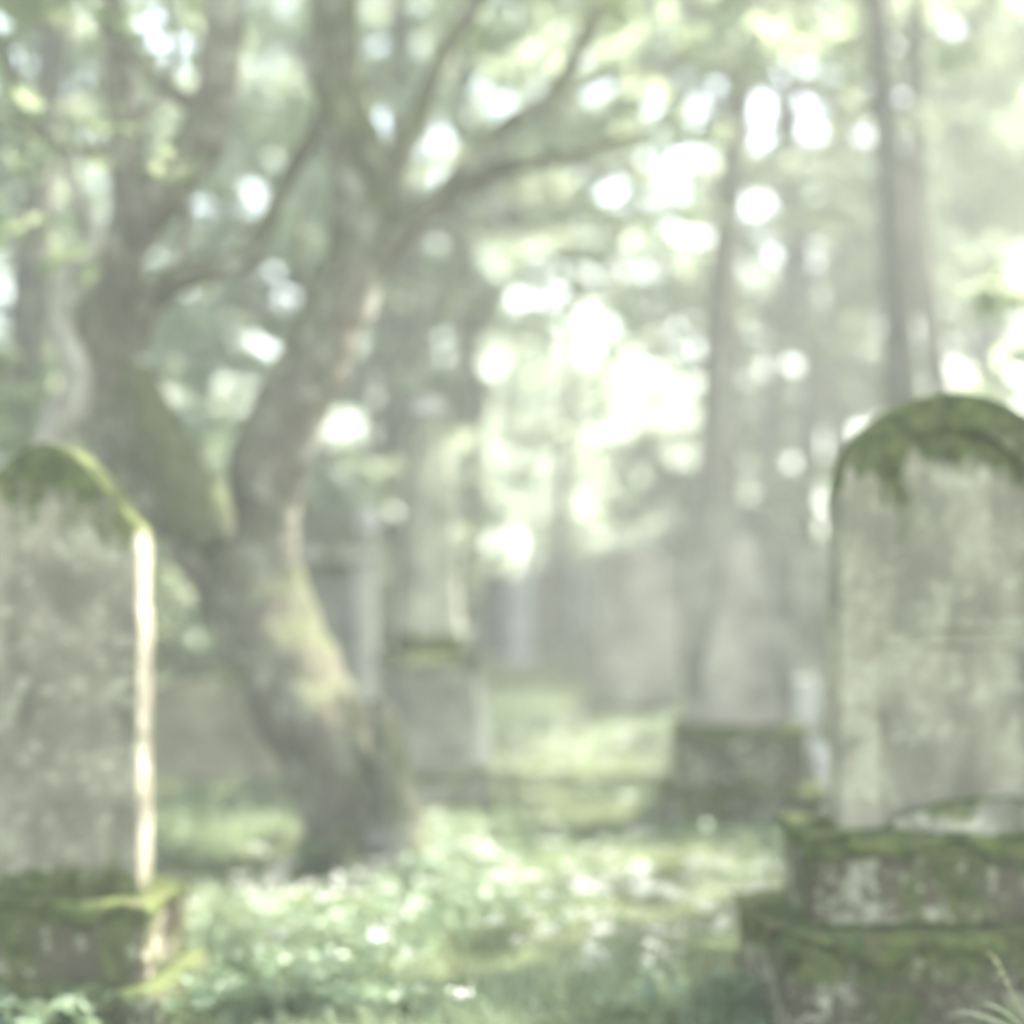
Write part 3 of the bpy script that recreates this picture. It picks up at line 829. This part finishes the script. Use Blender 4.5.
# tiny white flecks in drifts, painted in place of sun dapples on the grass
g = np.random.default_rng(9); C = []
for px, py, n_, sp in [(250, 895, 50, .25), (290, 880, 26, .2), (350, 885, 16, .2), (610, 905, 170, .35), (520, 870, 50, .35), (745, 885, 170, .3), (440, 850, 24, .3), (580, 755, 220, .6), (560, 720, 80, .8), (600, 740, 60, .5), (190, 640, 40, .4)]:
    Y = F * (CAMH - .16) / (py - HOR); p = P(px, py, Y)
    um = np.stack([p.x + g.normal(size=n_ // 3 + 2) * sp, Y + g.normal(size=n_ // 3 + 2) * sp * 1.3, np.full(n_ // 3 + 2, .17) + g.normal(size=n_ // 3 + 2) * .04], 1)
    C.append(um[g.integers(0, len(um), n_ * 9)] + g.normal(size=(n_ * 9, 3)) * np.array([.03, .03, .008]))
v_, f_ = leaves(np.concatenate(C), .013, g, 2.5, 1.1)
tag(link('sun_flecks', np_mesh('sun_flecks', v_, f_), M['sun_fleck'], smooth=False), 'drifts of tiny white flecks standing in for sunlight on the grass', 'painted sun flecks', kind='stuff')

# leafy plants in the foreground
def herb(px, Y, h, nst, seed, label, mat='weed', ls=.07, z=None):
    x = (px - 512) * Y / F; g = np.random.default_rng(seed)
    root = empty('leafy_plant', (x, Y, gz(x, Y) if z is None else z), 0, label, 'plant')
    st = []; C = []
    for i in range(nst):
        a = g.uniform(0, 6.28); l_ = g.uniform(.05, .35) * h; hh = h * g.uniform(.55, 1)
        st.append(([(0, 0, -.03, .004), (math.cos(a) * l_ * .4, math.sin(a) * l_ * .4, hh * .6, .003), (math.cos(a) * l_, math.sin(a) * l_, hh, .0015)], 5, 3))
        for q in range(9):
            t = g.uniform(.35, 1.0)
            C.append((math.cos(a) * l_ * t + g.normal() * .035, math.sin(a) * l_ * t + g.normal() * .035, hh * t))
    link('stem', tubes_mesh('stem', st, rough=0), M[mat], root)
    v_, f_ = leaves(np.array(C), ls, g, 1.0, 1.5)
    link('foliage', np_mesh('foliage', v_, f_), M[mat], root, smooth=False)
herb(14, 4.55, .22, 8, 1, 'bluish green leafy plant at the foot of the left gravestone')
herb(66, 4.7, .17, 6, 2, 'smaller leafy plant right of the bluish one by the left gravestone')
herb(965, 4.05, .24, 8, 3, 'leafy plant growing in front of the lower step of the large right gravestone')
herb(880, 4.15, .20, 6, 4, 'low leafy plant left of the grass stalk before the large right gravestone')
herb(318, 7.2, .16, 8, 5, 'leafy plant at the left foot of the leaning tree', ls=.08)
herb(425, 7.0, .14, 8, 6, 'leafy plant at the right root of the leaning tree', ls=.08)
# arching grass stalk, nearest thing in the picture
Ys = 3.9
r_ = empty('grass_stalk', (P(1040, 1024, Ys).x, Ys, gz(1.26, Ys)), 0, 'single arching dry grass stalk at the lower right corner', 'grass stalk')
def gp(px, py, r, dy=0):
    p = P(px, py, Ys + dy); return (p.x - r_.location.x, p.y - Ys, p.z - r_.location.z, r)
link('stem', tubes_mesh('stem', [([(0, 0, -.02, .003), gp(1032, 1040, .003), gp(1014, 998, .0025), gp(1003, 972, .002), gp(993, 955, .0012)], 6, 5)], rough=0), M['straw'], r_)
g = np.random.default_rng(2)
pp = [np.array(gp(993 + t * 16, 955 + t * 32, 0)[:3]) + g.normal(size=3) * .004 for t in np.linspace(0, 1, 26)]
v_, f_ = leaves(np.array(pp), .009, g, .1, 2.6)
link('seed_head', np_mesh('seed_head', v_, f_), M['straw'], r_, smooth=False)
V = []; Fc = []
for (a, b_, c) in [((1038, 1050), (1012, 1005), (980, 1003)), ((1042, 1050), (1030, 1000), (1022, 975)), ((1040, 1050), (1000, 1015), (955, 1010))]:
    k0 = len(V)
    for t in np.linspace(0, 1, 7):
        px = (1 - t) ** 2 * a[0] + 2 * t * (1 - t) * b_[0] + t * t * c[0]; py = (1 - t) ** 2 * a[1] + 2 * t * (1 - t) * b_[1] + t * t * c[1]
        q = gp(px, py, 0); w_ = .007 * (1 - t ** 3) + .0005
        V += [(q[0], q[1] - w_, q[2] - w_ * .6), (q[0], q[1] + w_, q[2] + w_ * .6)]
    for i in range(6): Fc.append((k0 + 2 * i, k0 + 2 * i + 1, k0 + 2 * i + 3, k0 + 2 * i + 2))
link('blade', np_mesh('blade', V, Fc), M['grass'], r_)

# ------------------------------------------------------------ render settings
cy = S.cycles
cy.max_bounces = 7; cy.diffuse_bounces = 4; cy.glossy_bounces = 2; cy.transmission_bounces = 4; cy.volume_bounces = 2; cy.transparent_max_bounces = 4
cy.use_denoising = True; cy.use_adaptive_sampling = True; cy.adaptive_threshold = .02
cy.sample_clamp_indirect = 6
